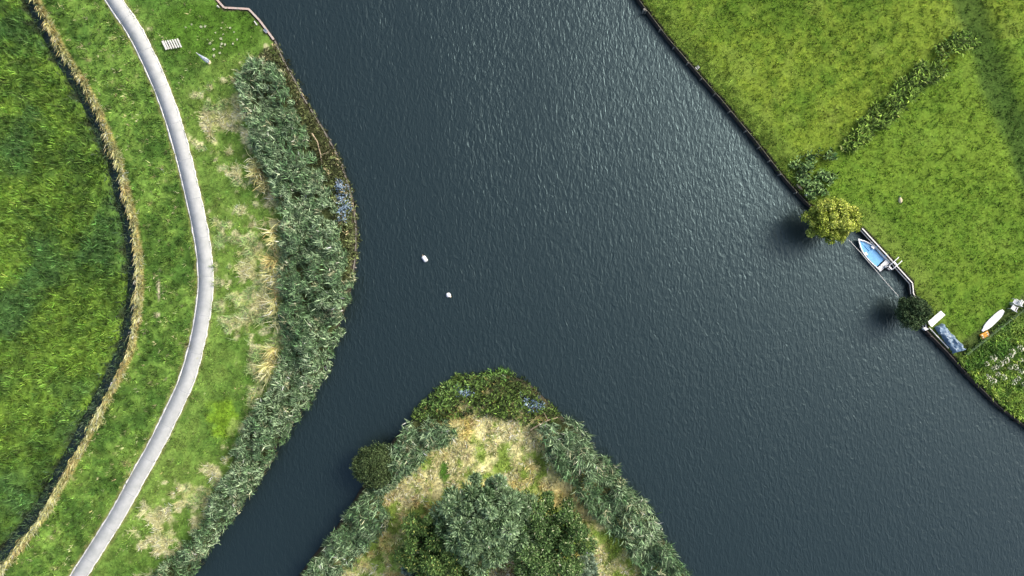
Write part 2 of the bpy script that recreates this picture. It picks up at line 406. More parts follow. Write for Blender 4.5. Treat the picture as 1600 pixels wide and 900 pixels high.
mj = simple('path_joint', (.30, .32, .33), .9, .1, 3)
jb = MB(); acc = 0
for i in range(1, len(sl)):
    acc += np.linalg.norm(sl[i]-sl[i-1])
    if acc > 4.2:
        acc = 0; a_ = sl[i]+nn[i]*.74; b_ = sl[i]-nn[i]*.74; jb.bar((a_[0], a_[1], .0445), (b_[0], b_[1], .0445), .035, .006)
jb.build('joint', mj, pth)

# ------------------------------------------------------------------ vegetation builders
def blades(pos, hgt, wid, ang, lean, col, tipcol=None, seg=2):
    """grass/reed blades: strip of seg pieces bending over towards ang"""
    N = len(pos); d = np.stack([np.cos(ang), np.sin(ang)], 1); s = np.stack([-d[:, 1], d[:, 0]], 1)
    tw = RNG.uniform(-.7, .7, N); s = s*np.cos(tw)[:, None]+d*np.sin(tw)[:, None]
    if tipcol is None: tipcol = col
    V = []; Cc = []
    hz = [0, .72, .95] if seg == 2 else [0, 1.0]; hl = [0, .32, 1.0] if seg == 2 else [0, 1.0]; ww = [.8, 1.0, 0] if seg == 2 else [1.0, 0]
    for q in range(seg+1):
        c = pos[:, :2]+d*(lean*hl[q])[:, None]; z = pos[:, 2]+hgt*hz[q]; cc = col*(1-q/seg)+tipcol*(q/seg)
        if q < seg:
            for sg in (-.5, .5): V.append(np.c_[c+s*(wid*ww[q]*sg)[:, None], z]); Cc.append(cc)
        else: V.append(np.c_[c, z]); Cc.append(cc)
    k = len(V); V = np.stack(V, 1).reshape(-1, 3); Cc = np.stack(Cc, 1).reshape(-1, 3)
    o = np.arange(N)[:, None]*k
    if seg == 2: T = np.concatenate([o+np.array([[0, 1, 3]]), o+np.array([[0, 3, 2]]), o+np.array([[2, 3, 4]])])
    else: T = o+np.array([[0, 1, 2]])
    return V, T, Cc
def scatter(x0, x1, y0, y1, dens, fn):
    n = int((x1-x0)*(y1-y0)*dens); x = RNG.uniform(x0, x1, n); y = RNG.uniform(y0, y1, n); m = fn(x, y); return x[m], y[m]
def zat(x, y):
    """terrain height by nearest grid sample"""
    i = np.clip(np.round((x+62)/.2).astype(int), 0, 620); j = np.clip(np.round((y+37)/.2).astype(int), 0, 370)
    i0 = int(np.argmin(abs(ax+62))); j0 = int(np.argmin(abs(ay+37))); return Z[j0+j, i0+i]
def merge(parts):
    V = []; T = []; Cc = []; n = 0
    for v, t_, c in parts: V.append(v); T.append(t_+n); Cc.append(c); n += len(v)
    return np.concatenate(V), np.concatenate(T), np.concatenate(Cc)
def jit(c, a=.22):
    n = len(c); return np.clip(c*(1+RNG.normal(0, a, n))[:, None]*(1+RNG.normal(0, .06, (n, 3))), .004, .8)
def tufts(name, region, dens, per, h, w, spread, lean, colfn, label, cat, bias=(0, 0), bright=1.0, seg=1, mat=None, box=None, stick=0.0):
    bx = box or (-61.5, 61.5, -36.5, 36.5)
    x, y = scatter(*bx, dens, region)
    n = len(x); hh = h*(.6+.8*fbm(x, y, 1.7, 71, 3))*RNG.uniform(.7, 1.3, n)
    col = colfn(x, y)
    X_ = np.repeat(x, per)+RNG.normal(0, spread, n*per); Y_ = np.repeat(y, per)+RNG.normal(0, spread, n*per)
    hh = np.repeat(hh, per)*RNG.uniform(.7, 1.15, n*per); lg = lambda k_, s_: np.exp(RNG.normal(-s_*s_/2, s_, k_))[:, None]
    c = np.clip(np.repeat(jit(col, .05)*lg(n, .36), per, 0)*lg(n*per, .30)*bright, .004, .85)
    a = RNG.uniform(0, 2*math.pi, n*per)
    if bias != (0, 0):
        vx = np.cos(a)+bias[0]; vy = np.sin(a)+bias[1]; a = np.arctan2(vy, vx)
    z = np.maximum(zat(X_, Y_), np.where(zat(X_, Y_) > -1.2, -.12, -9))-.02 if h == .40 and 'edge' in label else zat(X_, Y_)-.02
    V, T, Cc = blades(np.stack([X_, Y_, z], 1), hh, w*RNG.uniform(.7, 1.3, n*per), a, hh*lean*RNG.uniform(.5, 1.3, n*per), c*.75, c*1.15, seg)  # bases darker, tips lighter: shade low in the tuft put into the colour
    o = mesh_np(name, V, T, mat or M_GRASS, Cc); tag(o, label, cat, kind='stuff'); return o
def pxreg(f, over=False):
    def g(x, y):
        px, py = px_of(x, y); return f(px, py, x, y) & (land_sdf(x, y) > (-.06 if over else .15))
    return g
gx_ = lambda py: np.interp(py, G_Y, G_X)
pp_ = lambda py: np.interp(py, [p[1] for p in PATH], [p[0] for p in PATH])
rw_ = lambda py: np.interp(py, RW_Y, RW_X)
gray = lambda x, y: ground(x, y)
offpath = lambda x, y: linedist(PW, x, y) > .99

tufts('grass', pxreg(lambda px, py, x, y: (px < gx_(py)-8) & (linedist(DW, x, y) > .5)), 8, 6, .50, .12, .12, .9, lambda x, y: ground(x, y)*1.45,
      'dense dark green meadow grass filling the field left of the golden strip', 'grass', bias=(.2, .5))
tufts('grass', pxreg(lambda px, py, x, y: (px > gx_(py)) & (px < pp_(py)) & (linedist(GW, x, y) > .4) & offpath(x, y)), 7, 6, .30, .10, .12, .9, lambda x, y: np.where((RNG.random(len(x)) < .07)[:, None], C(.50, .52, .24), ground(x, y)*1.2),
      'mid green verge grass between the golden strip and the pale path', 'grass')
tufts('grass', pxreg(lambda px, py, x, y: (px > pp_(py)) & (px < rw_(py)+2) & offpath(x, y) & (px < 600)), 6, 6, .2, .08, .14, .9, lambda x, y: np.where((RNG.random(len(x)) < .04)[:, None], C(.50, .52, .24), ground(x, y)*1.2),
      'green and straw coloured grass between the pale path and the reed bed', 'grass')
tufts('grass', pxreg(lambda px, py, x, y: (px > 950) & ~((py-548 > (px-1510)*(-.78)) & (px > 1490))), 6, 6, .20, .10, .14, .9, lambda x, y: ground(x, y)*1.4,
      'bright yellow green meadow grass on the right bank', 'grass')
tufts('grass', pxreg(lambda px, py, x, y: (px > 950) & (sdf(WR, x, y) < 1.8) & ~((px > 1343) & (px < 1500)), True), 9, 7, .40, .055, .16, .8, lambda x, y: ground(x, y)*1.35,
      'longer tufty grass along the edge of the right bank', 'grass')
tufts('grass', pxreg(lambda px, py, x, y: (py-548 > (px-1510)*(-.78)) & (px > 1490)), 14, 8, .55, .09, .16, .8, lambda x, y: ground(x, y)*1.3,
      'rough deep green herbage in the garden corner behind the low fence', 'grass', seg=2)
tufts('grass', pxreg(lambda px, py, x, y: (sdf(WI, x, y) > .8)), 9, 5, .25, .08, .15, 1.1, lambda x, y: ground(x, y)*np.where(RNG.random(len(x)) < .25, .7, 1.2)[:, None],
      'bleached straw and green grass covering the peninsula', 'grass')
# dead standing reeds along the ditch
def golden(x, y): return np.tile(C(.95, .76, .31), (len(x), 1))*(0.75+.5*fbm(x, y, 2, 5))[:, None]
tufts('dry_reeds', pxreg(lambda px, py, x, y: (linedist(GW, x, y) < .47+1.1*(fbm(x, y, 1.2, 8)-.5))), 30, 5, .75, .07, .08, .9, golden,
      'narrow golden strip of dead reeds along the dark field ditch', 'dry reeds', bias=(.9, -.5), seg=2)
tufts('grass', pxreg(lambda px, py, x, y: (linedist(DW, x, y) < .75)), 9, 5, .5, .08, .12, .9, lambda x, y: np.tile(C(.07, .12, .06), (len(x), 1)),
      'dark sedge in the ditch left of the golden strip', 'grass', seg=2)
tufts('dry_reeds', pxreg(lambda px, py, x, y: (px < 600) & (py > 235) & (py < 620) & (abs(px-(rw_(py)-9)-14*(fbm(x, y, 3, 44)-.5)) < 7) & (fbm(x, y, 1.5, 45) > .46)), 10, 6, 1.3, .07, .12, .7, golden,
      'band of tall bleached dead reeds along the path side of the left reed bed', 'dry reeds', bias=(-.6, -.6), seg=2)
# straw tufts beside the reed bed
def strawmask(px, py, x, y):
    g = ground(x, y); return (g[..., 0] > .95*g[..., 1]) & (g[..., 0] > .19)
tufts('dry_grass', pxreg(lambda px, py, x, y: (px > pp_(py)+14) & (px < rw_(py)+6) & (px < 600) & strawmask(px, py, x, y)), 10, 7, .40, .05, .16, 1.4,
      lambda x, y: mix(np.tile(C(.74, .73, .37), (len(x), 1)), C(.30, .44, .15), sm(.42, .56, fbm(x, y, 2.5, 77))),
      'bleached flattened straw tufts beside the left reed bed', 'dry grass', bias=(-.4, .4), seg=2)
tufts('dry_grass', pxreg(lambda px, py, x, y: (sdf(WI, x, y) > 1.2) & strawmask(px, py, x, y) & (fbm(x, y, 3, 55) > .40)), 13, 6, .28, .075, .13, 1.5,
      lambda x, y: np.where((RNG.random(len(x)) < .14)[:, None], C(.30, .48, .22), 1.0)*mix(np.tile(C(.82, .74, .38), (len(x), 1)), C(.74, .58, .18), sm(.42, .56, fbm(x, y, 6, 9))),
      'golden bleached straw lying over the middle of the peninsula', 'dry grass', seg=2)

# ------------------------------------------------------------------ reeds
def reeds(name, polypx, dens, h, cols, label, bias, cat='reeds', leafl=.50, leafw=.072, per=32, keep=None, zref=1.4, hvar=1.1, spread=.2, mat=None, dark=.5):
    poly = toworld(polypx, zref)
    b0 = poly.min(0); b1 = poly.max(0)
    def fn(x, y):
        m = inside(poly, x, y)
        if keep is not None: m &= keep(x, y)
        return m
    x, y = scatter(b0[0], b1[0], b0[1], b1[1], dens, fn)
    n = len(x); nz = fbm(x, y, 1.6, 90, 3)
    hc = h*np.clip(1-hvar/2+hvar*sm(.34, .6, nz), .3, 1.25)*RNG.uniform(.72, 1.15, n)
    edge = np.minimum(1, .55+linedist([tuple(p) for p in poly], x, y, True)/1.2); hc *= edge
    tone = np.clip(fbm(x, y, 5, 93)+RNG.normal(0, .2, n), 0, 1)
    cc = mix(np.tile(C(*cols[0]), (n, 1)), C(*cols[1]), sm(.3, .7, tone))
    if len(cols) > 2:
        m = RNG.random(n) < .06; cc[m] = C(*cols[2])
    ba = math.atan2(bias[1], bias[0])
    X_ = np.repeat(x, per); Y_ = np.repeat(y, per); hr = np.repeat(hc, per)
    a = np.arctan2(np.sin(RNG.uniform(0, 6.283, n*per))+bias[1], np.cos(RNG.uniform(0, 6.283, n*per))+bias[0])
    zb = np.maximum(np.repeat(zat(x, y), per), WATER_Z)
    start = RNG.uniform(.5, .95, n*per)
    X_ = X_+RNG.normal(0, spread, n*per)*(.3+start*.7); Y_ = Y_+RNG.normal(0, spread, n*per)*(.3+start*.7)
    L = leafl*RNG.uniform(.6, 1.25, n*per)
    col = np.repeat(cc, per, 0)
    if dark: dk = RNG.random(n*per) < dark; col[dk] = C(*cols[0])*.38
    col = np.clip(col*np.exp(RNG.normal(-.09, .45, n*per))[:, None], .005, .8); low = (.45+.55*start)[:, None]
    V1, T1, C1 = blades(np.stack([X_, Y_, zb+hr*start], 1), L*RNG.uniform(.25, .7, n*per), leafw*RNG.uniform(.7, 1.3, n*per), a, L, col*.8, col*1.2, 2)  # leaf colour carries painted shade at the base and lit tips
    # stems
    k = 3; xs = np.repeat(x, k)+RNG.normal(0, .12, n*k); ys = np.repeat(y, k)+RNG.normal(0, .12, n*k); hs = np.repeat(hc, k)
    cs = jit(np.tile(C(.12, .12, .05), (n*k, 1)))
    V2, T2, C2 = blades(np.stack([xs, ys, np.maximum(zat(xs, ys), WATER_Z-.1)], 1), hs, np.full(n*k, .035), RNG.uniform(0, 6.28, n*k), hs*.12, cs, cs, 2)
    V, T, Cc = merge([(V1, T1, C1), (V2, T2, C2)])
    o = mesh_np(name, V, T, mat or M_REED, Cc); tag(o, label, cat, kind='stuff'); return o
GREY = [(.12, .23, .09), (.36, .51, .27), (.46, .48, .27)]
GREEN_UNUSED = [(.10, .20, .06), (.20, .30, .12), (.30, .30, .14)]
rb = [(x, y) for x, y in zip(RW_X, RW_Y)]
east = [(205, 962), (296, 908), (318, 871), (358, 818), (408, 745), (448, 681), (486, 623), (510, 578), (526, 538), (536, 502), (548, 469), (551, 440), (538, 400), (528, 360), (520, 320), (508, 285), (492, 245), (474, 200), (456, 155), (442, 118), (430, 98)]
reeds('reed_bed', rb+east, 5.0, 2.3, GREY, 'long grey green reed bed on the left bank', (-.8, .5))
reeds('reeds', [(470, 908), (495, 868), (530, 824), (560, 782), (576, 768), (608, 786), (613, 800), (600, 832), (572, 858), (548, 882), (536, 908)], 4.8, 2.1, GREY,
      'grey green reeds at the lower left edge of the peninsula', (-.4, -.3), leafl=.55)
reeds('reeds', [(640, 656), (690, 654), (712, 672), (708, 690), (664, 706), (656, 732), (628, 742), (612, 762), (590, 772), (598, 722), (618, 690)], 4.8, 2.0, GREY,
      'grey green reed clump between the round bush and the tip of the peninsula', (.3, -.2), leafl=.6)
reeds('reeds', [(846, 668), (880, 648), (906, 668), (922, 682), (928, 704), (952, 722), (978, 757), (1002, 780), (1028, 816), (1042, 850), (1076, 898), (1090, 925), (1015, 925), (988, 872),
      (962, 842), (926, 802), (892, 762), (862, 722), (846, 692)], 4.8, 2.2, GREY, 'broad band of grey green reeds along the right shore of the peninsula', (.5, -.55), leafl=.66)
# lower marsh plants
def lowplants(name, poly, dens, h, cols, label, cat='marsh plants', per=9, w=.10, ll=.36, keep=None, dk=.35):
    return reeds(name, poly, dens, h, cols, label, (0, 0), cat, ll, w, per, keep, zref=.4, hvar=.9, spread=.2, mat=M_LEAF, dark=dk)
lowplants('marsh_plants', [(640, 655), (655, 636), (690, 604), (706, 592), (740, 584), (792, 580), (812, 592), (845, 612), (878, 652), (856, 672), (812, 660), (760, 648), (720, 650), (690, 662)], 9, .8,
          [(.045, .075, .022), (.15, .25, .05), (.24, .21, .07)], 'mixed green and brown marsh plants round the tip of the peninsula')
lowplants('marsh_plants', [(640, 655), (655, 634), (690, 603), (708, 590), (740, 582), (792, 578), (800, 590), (760, 600), (722, 622), (700, 640), (670, 656)], 9, .7,
          [(.13, .27, .06), (.24, .38, .11)], 'fresh green broad leaved plants at the upper left rim of the peninsula')
lowplants('bank_undergrowth', [(428, 66), (444, 92), (474, 148), (504, 198), (524, 236), (542, 280), (553, 320), (557, 362), (556, 402), (550, 440), (540, 430), (524, 360), (514, 300), (486, 235), (456, 155), (436, 118), (400, 100), (410, 80)], 9, .7,
          [(.08, .09, .035), (.20, .25, .09), (.44, .38, .20)], 'brown and green tangle between the left reed bed and the water', 'undergrowth')
lowplants('bank_undergrowth', [(1235, 262), (1256, 238), (1300, 235), (1318, 255), (1290, 300), (1272, 312), (1262, 306)], 8, .75,
          [(.04, .10, .025), (.19, .31, .10)], 'dark broad leaved clump on the right bank just above the yellow green tree', 'undergrowth', w=.15, ll=.4, keep=lambda x, y: fbm(x, y, 2.0, 58) > .40)
lowplants('tall_weeds', [(1312, 232), (1330, 205), (1362, 172), (1408, 128), (1450, 88), (1490, 50), (1528, 58), (1518, 82), (1484, 112), (1450, 138), (1410, 172), (1372, 208), (1335, 238)], 8, .85,
          [(.09, .17, .025), (.24, .38, .06), (.36, .47, .12)], 'diagonal strip of tall green weeds across the right meadow', 'weeds', w=.13, ll=.5, keep=lambda x, y: fbm(x, y, 2.2, 57) > .42)
for poly, lab in (([(710, 604), (742, 602), (744, 618), (714, 620)], 'pale blue flowers among green plants at the upper left tip of the peninsula'),
                  ([(812, 616), (838, 618), (852, 634), (832, 646), (818, 634)], 'pale blue flowers among brown plants at the upper right tip of the peninsula'),
                  ([(524, 280), (540, 284), (548, 322), (546, 350), (530, 344), (524, 312)], 'pale blue flowers on the left bank beside the reed bed')):
    lowplants('blue_flowers', poly, 12, 1.0, [(.22, .34, .46), (.32, .44, .55), (.10, .16, .08)], lab, 'flowers', per=10, w=.10, ll=.2, dk=.25)

# ------------------------------------------------------------------ trees and bushes
def leaf_quads(c, d, n, L, Wd, col):
    """rhombus leaves"""
    s = np.cross(n, d); s /= np.linalg.norm(s, axis=1)[:, None]+1e-9
    V = np.stack([c-d*L[:, None]/2, c+s*Wd[:, None]/2, c+d*L[:, None]/2, c-s*Wd[:, None]/2], 1).reshape(-1, 3)
    T = np.arange(len(c))[:, None]*4+np.array([[0, 1, 2, 3]]); return V, T, np.repeat(col, 4, 0)
def unit(a): return a/(np.linalg.norm(a, axis=1)[:, None]+1e-9)
def tree(name, px, py, rx, ry, h, zc, nl, lr, nleaf, ls, cols, label, cat='tree', droop=0.0, radial=.5, seed=1, rmax=1.0):
    """crown: lobes spread over an ellipsoid of rx, ry, h/2 about height zc; leaves fill the shell of each lobe"""
    g = np.random.default_rng(seed)
    cx, cy = P(px, py, zc); base = 0.0
    gz = float(zat(np.array([cx]), np.array([cy]))[0])
    root = empty(name, (cx, cy, max(gz, -.9))); off = -max(gz, -.9); tag(root, label, cat)
    rz = (h-zc)
    # lobe centres by best candidate on the upper shell
    L = []
    for k in range(nl):
        best = None; bd = -1
        for _ in range(14):
            v = unit(g.normal(size=(1, 3)))[0]; v[2] = abs(v[2])*1.1-.25; v /= np.linalg.norm(v)
            r_ = g.uniform(.50, rmax); q = v*r_
            d_ = min([np.linalg.norm(q-p) for p in L] or [9])
            if d_ > bd: bd = d_; best = q
        L.append(best)
    L = np.array(L); cen = L*np.array([rx, ry, rz])*(1-.25*lr); cen[:, 2] += zc+off
    rad = lr*(rx+ry)/2*g.uniform(.6, 1.35, nl)
    per = nleaf//nl; li = np.repeat(np.arange(nl), per)
    v = unit(g.normal(size=(len(li), 3))); v[:, 2] = np.where(g.random(len(li)) < .75, abs(v[:, 2]), v[:, 2])
    rr = g.uniform(.35, 1.05, len(li))**.7
    fl = fbm(v[:, 0]*2+li*3.1, v[:, 1]*2+v[:, 2]*2, .6, 5, 2); rr *= .72+.55*fl
    c = cen[li]+v*rr[:, None]*rad[li][:, None]*np.array([1, 1, .85])
    out = unit(v+np.array([0, 0, .25]))
    d = unit(g.normal(size=v.shape)*(1-radial)+v*radial*2+np.array([0, 0, -droop]))
    n = unit(out+g.normal(size=v.shape)*.55)
    n = unit(n-d*(n*d).sum(1)[:, None])
    lt = g.uniform(0, 1, nl)[li]; t_ = np.clip(lt*.6+g.normal(.2, .25, len(li)), 0, 1)
    col = mix(np.tile(C(*cols[0]), (len(li), 1)), C(*cols[1]), t_)
    if len(cols) > 2:
        mk = g.random(len(li)) < .07; col[mk] = C(*cols[2])
    col = np.clip(col*np.exp(g.normal(-.06, .42, len(li)))[:, None], .005, .8)
    V, T, Cc = leaf_quads(c, d, n, ls[0]*g.uniform(.6, 1.4, len(li)), ls[1]*g.uniform(.7, 1.3, len(li)), col)
    # inner twiggy mass so the crown has depth
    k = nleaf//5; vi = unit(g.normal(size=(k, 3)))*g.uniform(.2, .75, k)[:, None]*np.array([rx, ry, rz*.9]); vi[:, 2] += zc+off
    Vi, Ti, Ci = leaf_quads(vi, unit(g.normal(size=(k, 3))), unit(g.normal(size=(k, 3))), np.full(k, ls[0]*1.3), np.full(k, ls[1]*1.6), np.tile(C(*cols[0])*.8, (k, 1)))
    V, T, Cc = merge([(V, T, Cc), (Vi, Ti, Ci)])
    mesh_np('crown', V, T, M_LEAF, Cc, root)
    mb = MB(); tr = max(.09, .035*h); f = zc+off
    mb.tube([(0, 0, off-.1 if off > .2 else -.1), (.1, .05, f*.4), (.0, .1, f*.75)], [tr*1.3, tr, tr*.8], 10)
    for q in range(0, nl, 2):
        e = cen[q]; m_ = np.array([e[0]*.45, e[1]*.45, f*.55+e[2]*.3])
        mb.tube([(0, .05, f*.5), m_, e], [tr*.6, tr*.4, tr*.12], 6)
    mb.build('trunk', M_BARK, root, True)
    return root
YG = [(.16, .22, .02), (.66, .76, .15)]
DK = [(.022, .048, .018), (.085, .135, .055)]
SV = [(.045, .10, .032), (.36, .51, .28)]
GR = [(.035, .08, .02), (.17, .28, .08), (.45, .50, .14)]
tree('round_tree', 1299, 344, 3.45, 2.75, 4.6, 2.4, 46, .20, 20000, (.20, .13), YG, 'yellow green bushy tree leaning over the water beside the moored boat', radial=.2, seed=3, rmax=.84)
tree('dark_bush', 1424, 487, 2.15, 2.1, 3.0, 1.4, 16, .34, 11000, (.20, .10), DK, 'dark green round bush at the water edge left of the white board', 'bush', seed=5, radial=.3, rmax=.78)
tree('round_bush', 584, 727, 2.7, 3.0, 3.0, 1.5, 26, .34, 14000, (.20, .10), [(.035, .065, .022), (.11, .155, .06)], 'dark olive round bush overhanging the water on the left of the peninsula', 'bush', seed=8, radial=.3, rmax=.72)
tree('willow_tree', 762, 812, 5.3, 4.8, 9.0, 5.6, 60, .20, 36000, (.40, .12), SV, 'large silver grey willow in the middle of the peninsula', droop=.35, radial=.75, seed=11)
tree('leafy_tree', 680, 850, 4.0, 3.9, 7.0, 4.2, 40, .21, 19000, (.28, .12), GR, 'dark green leafy tree on the left of the silver willow', droop=.2, seed=13)
tree('leafy_tree', 858, 838, 4.6, 4.5, 7.5, 4.4, 46, .20, 22000, (.28, .12), [(.035, .08, .02), (.16, .27, .09), (.50, .60, .30)], 'dark green leafy tree on the right of the silver willow', droop=.2, seed=17)
tree('willow_bush', 905, 889, 1.9, 1.7, 4.5, 2.8, 12, .34, 7000, (.34, .10), [(.10, .17, .09), (.34, .44, .32)], 'small pale silver willow at the bottom right of the tree group', 'bush', droop=.3, radial=.8, seed=19)
tree('willow_bush', 655, 902, 2.0, 1.7, 4.5, 2.8, 12, .34, 7000, (.34, .10), [(.10, .17, .12), (.25, .34, .28)], 'small grey green willow at the bottom left of the tree group', 'bush', droop=.3, radial=.8, seed=23)
tree('leafy_tree', 735, 905, 2.2, 1.8, 5.4, 3.4, 12, .34, 6000, (.28, .12), GR, 'low leafy tree at the bottom edge left of the brown gap', droop=.2, seed=29)
tree('leafy_tree', 830, 912, 2.3, 1.9, 5.6, 3.6, 12, .34, 6000, (.28, .12), GR, 'low leafy tree at the bottom edge right of the brown gap', droop=.2, seed=31)

# ------------------------------------------------------------------ bank walls
def offset(pl, d):
    pl = [np.array(p, float) for p in pl]; out = []
    for i, p in enumerate(pl):
        t_ = pl[min(i+1, len(pl)-1)]-pl[max(i-1, 0)]; t_ /= np.linalg.norm(t_); out.append(p+np.array([-t_[1], t_[0]])*d)
    return out
def wall(name, pxs, side, label, cat, wallmat, capmat, capw, top, post_gap=None, postmat=None, post_h=.2, second=None, capgaps=None):
    pl = offset(toworld(pxs), side*.22); root = empty(name, (pl[0][0], pl[0][1], WATER_Z)); tag(root, label, cat)
    o = np.array([pl[0][0], pl[0][1], WATER_Z]); L3 = lambda p, z: (p[0]-o[0], p[1]-o[1], z-o[2])
    face = MB(); cap = MB(); sec = MB(); posts = []
    for i in range(len(pl)-1):
        a, b_ = pl[i], pl[i+1]; Ls = np.linalg.norm(b_-a); d = (b_-a)/Ls; nrm = np.array([-d[1], d[0]])*side
        ce = (a+b_)/2; rz = math.atan2(d[1], d[0])
        face.box(L3(ce, (top-.04-1.6)/2), (Ls+.02, .07, top-.04+1.6), rz=rz)
        for z_ in (-.25, -.5): 
            face.box(L3(ce+nrm*.045, z_), (Ls, .04, .12), rz=rz)
        if capw: 
            n = max(1, int(Ls/2.4))
            for q in range(n):
                c_ = a+d*Ls*(q+.5)/n; cap.box(L3(c_-nrm*.03, top-.01+random.uniform(-.006, .006)), (Ls/n-.02, capw, .055), rz=rz+random.uniform(-.004, .004), bev=.01)
        if second:
            sec.box(L3(ce+nrm*second, top-.22), (Ls, .07, .08), rz=rz)
        if post_gap:
            n = max(1, int(Ls/post_gap))
            for q in range(n):
                c_ = a+d*(q+.5)*Ls/n+nrm*(.11+random.uniform(-.02, .03)); posts.append((c_, rz))
    face.build('boarding', wallmat, root)
    if capw: cap.build('capping', capmat, root)
    if second: sec.build('rubbing_rail', capmat, root)
    for c_, rz in posts:
        m = MB(); r_ = random.uniform(.06, .085); hh = top+random.uniform(-.15, post_h)
        m.tube([L3(c_, -1.7), L3(c_, hh-.03), L3(c_, hh)], [r_, r_*.95, r_*.6], 8); m.build('post', postmat or wallmat, root)
    return root
wall('timber_bank_wall', [(960, -60), (1002, 0), (1046, 58), (1089, 108), (1131, 156), (1182, 217), (1231, 280), (1264, 316), (1300, 342), (1343, 353)], 1*-1,
     'long dark timber bank wall with posts along the upper right meadow', 'bank wall', M_WOOD_DARK, M_WOOD_MOSSY, .07, .03, 1.9, M_WOOD_GREY, .12)
wall('timber_bank_wall', [(1449, 514), (1482, 548), (1522, 592), (1562, 632), (1604, 664), (1660, 705)], -1,
     'dark timber bank wall below the blue tarpaulin and garden corner', 'bank wall', M_WOOD_DARK, M_WOOD_DARK, .12, .03, 1.6, M_WOOD_DARK, .1)
wall('quay_wall', [(1348, 355), (1388, 398), (1427, 441), (1429, 458), (1444, 486), (1449, 513)], -1,
     'timber quay wall with white capping beside the moored blue boat', 'quay', M_WOOD_DARK, M_CAP_WHITE, .13, .12, 2.2, M_WOOD_DARK, -.15, second=.16)
wall('quay_wall', [(318, -60), (336, 0), (350, 15), (388, 17), (404, 34), (426, 64)], 1,
     'angular quay wall with pinkish capping at the top left lawn', 'quay', M_WOOD_DARK, M_CAP_PINK, .22, .10, None)
wall('timber_bank_wall', [(426, 64), (440, 96), (458, 128), (470, 152), (500, 200), (521, 238), (538, 280), (549, 320), (553, 360), (552, 400), (547, 435)], 1,
     'low weathered board edging along the left bank beside the reed bed', 'bank wall', M_WOOD_DARK, M_WOOD_GREY, .10, -.12, 2.4, M_WOOD_GREY, .05)

# ------------------------------------------------------------------ boat
bow = np.array(P(1341, 373, -.2)); stern = np.array(P(1383, 417.5, -.2)); Lb = np.linalg.norm(stern-bow); cb = (bow+stern)/2
boat = empty('motor_boat', (cb[0], cb[1], WATER_Z), math.atan2(*(bow-stern)[::-1]))
tag(boat, 'small white motor boat with light blue deck moored at the quay', 'boat')
hl = Lb/2; hb = .80
def outline(s, n=14):
    pts = []
    for k in range(n+1):
        t_ = k/n; x = -hl+t_*2*hl; w = hb*(1-max(0, (t_-.42)/.58)**2.3) if t_ > .42 else hb*(.90+.10*sm(0, .42, t_))
        pts.append((x, max(w, .03)))
    return [(x*s if x > 0 else x*(1-(1-s)*.6), w*s) for x, w in pts]+[(x*s if x > 0 else x*(1-(1-s)*.6), -w*s) for x, w in reversed(pts)]
def loft(mb, rings, capb=True, capt=False):
    n = len(rings[0][0]); vs = [(x, y, z) for r_, z in rings for x, y in r_]; fs = []
    for i in range(len(rings)-1):
        for k in range(n): j = (k+1) % n; fs.append((i*n+k, i*n+j, (i+1)*n+j, (i+1)*n+k))
    if capb: fs.append(tuple(range(n)))
    if capt: fs.append(tuple((len(rings)-1)*n+k for k in range(n)))
    mb.add(vs, fs)
h_ = MB(); loft(h_, [(outline(.62), -.25), (outline(.86), .05), (outline(.97), .38), (outline(1.0), .50), (outline(.995), .53), (outline(.90), .53), (outline(.875), .50), (outline(.86), .18)])
h_.build('hull', M_GEL, boat, False)
d_ = MB(); fo = [(x, y*.88) for x, y in outline(.86) if x > .33]
d_.prism([(.33, -hb*.80)]+sorted([p for p in fo if p[1] < 0], key=lambda p: p[0])+sorted([p for p in fo if p[1] > 0], key=lambda p: -p[0])+[(.33, hb*.80)], .19, .36)
d_.build('foredeck', M_BLUE, boat)
k_ = MB(); k_.add([(.34, -.10, .365), (.34, .10, .365), (1.85, .0, .365), (.34, 0, .43)], [(0, 2, 3), (3, 2, 1), (0, 3, 1)]); k_.build('deck_ridge', M_BLUE2, boat)
k_ = MB(); k_.prism([(.34, -.62), (.34, -.02), (1.2, -.02), (.9, -.45)], .362, .367); k_.build('deck_recess', M_BLUE2, boat)
c_ = MB(); c_.box((-.62, 0, .30), (1.86, 1.18, .05), bev=.01); c_.build('cockpit_cover', M_BLUE, boat)
for sgn in (1, -1):
    s_ = MB(); s_.box((.36, sgn*.55, .47), (.42, .30, .14), bev=.04); s_.build('seat', M_GEL, boat)
s_ = MB(); s_.box((-hl+.30, 0, .46), (.46, 1.34, .14), bev=.04); s_.build('stern_deck', M_GEL, boat)
s_ = MB(); s_.tube([(-.05, .60, .50), (.0, .60, .56), (.25, .60, .56)], .02, 6); s_.build('grab_rail', M_BLACK, boat)
mo = empty('outboard_motor', (0, 0, 0)); mo.parent = boat
s_ = MB(); s_.lathe((-hl-.30, -.02, .40), [(.12, 0), (.22, .06), (.24, .24), (.19, .37), (.06, .42)], 12, 1.3, .95); s_.build('cowling', M_BLACK, mo, True)
s_ = MB(); s_.box((-hl-.30, -.02, .825), (.30, .14, .02), bev=.005); s_.build('cowling_cap', M_METAL, mo)
s_ = MB(); s_.box((-hl-.26, -.02, .0), (.14, .09, .8)); s_.build('shaft', M_BLACK, mo)
s_ = MB(); s_.box((-hl+.04, -.02, .62), (.26, .22, .18), bev=.03); s_.build('bracket', M_METAL, mo)
s_ = MB(); s_.tube([(-hl, 0, .60), (-hl+.35, .12, .66), (-hl+.5, .15, .66)], .025, 6); s_.build('tiller', M_BLACK, mo)

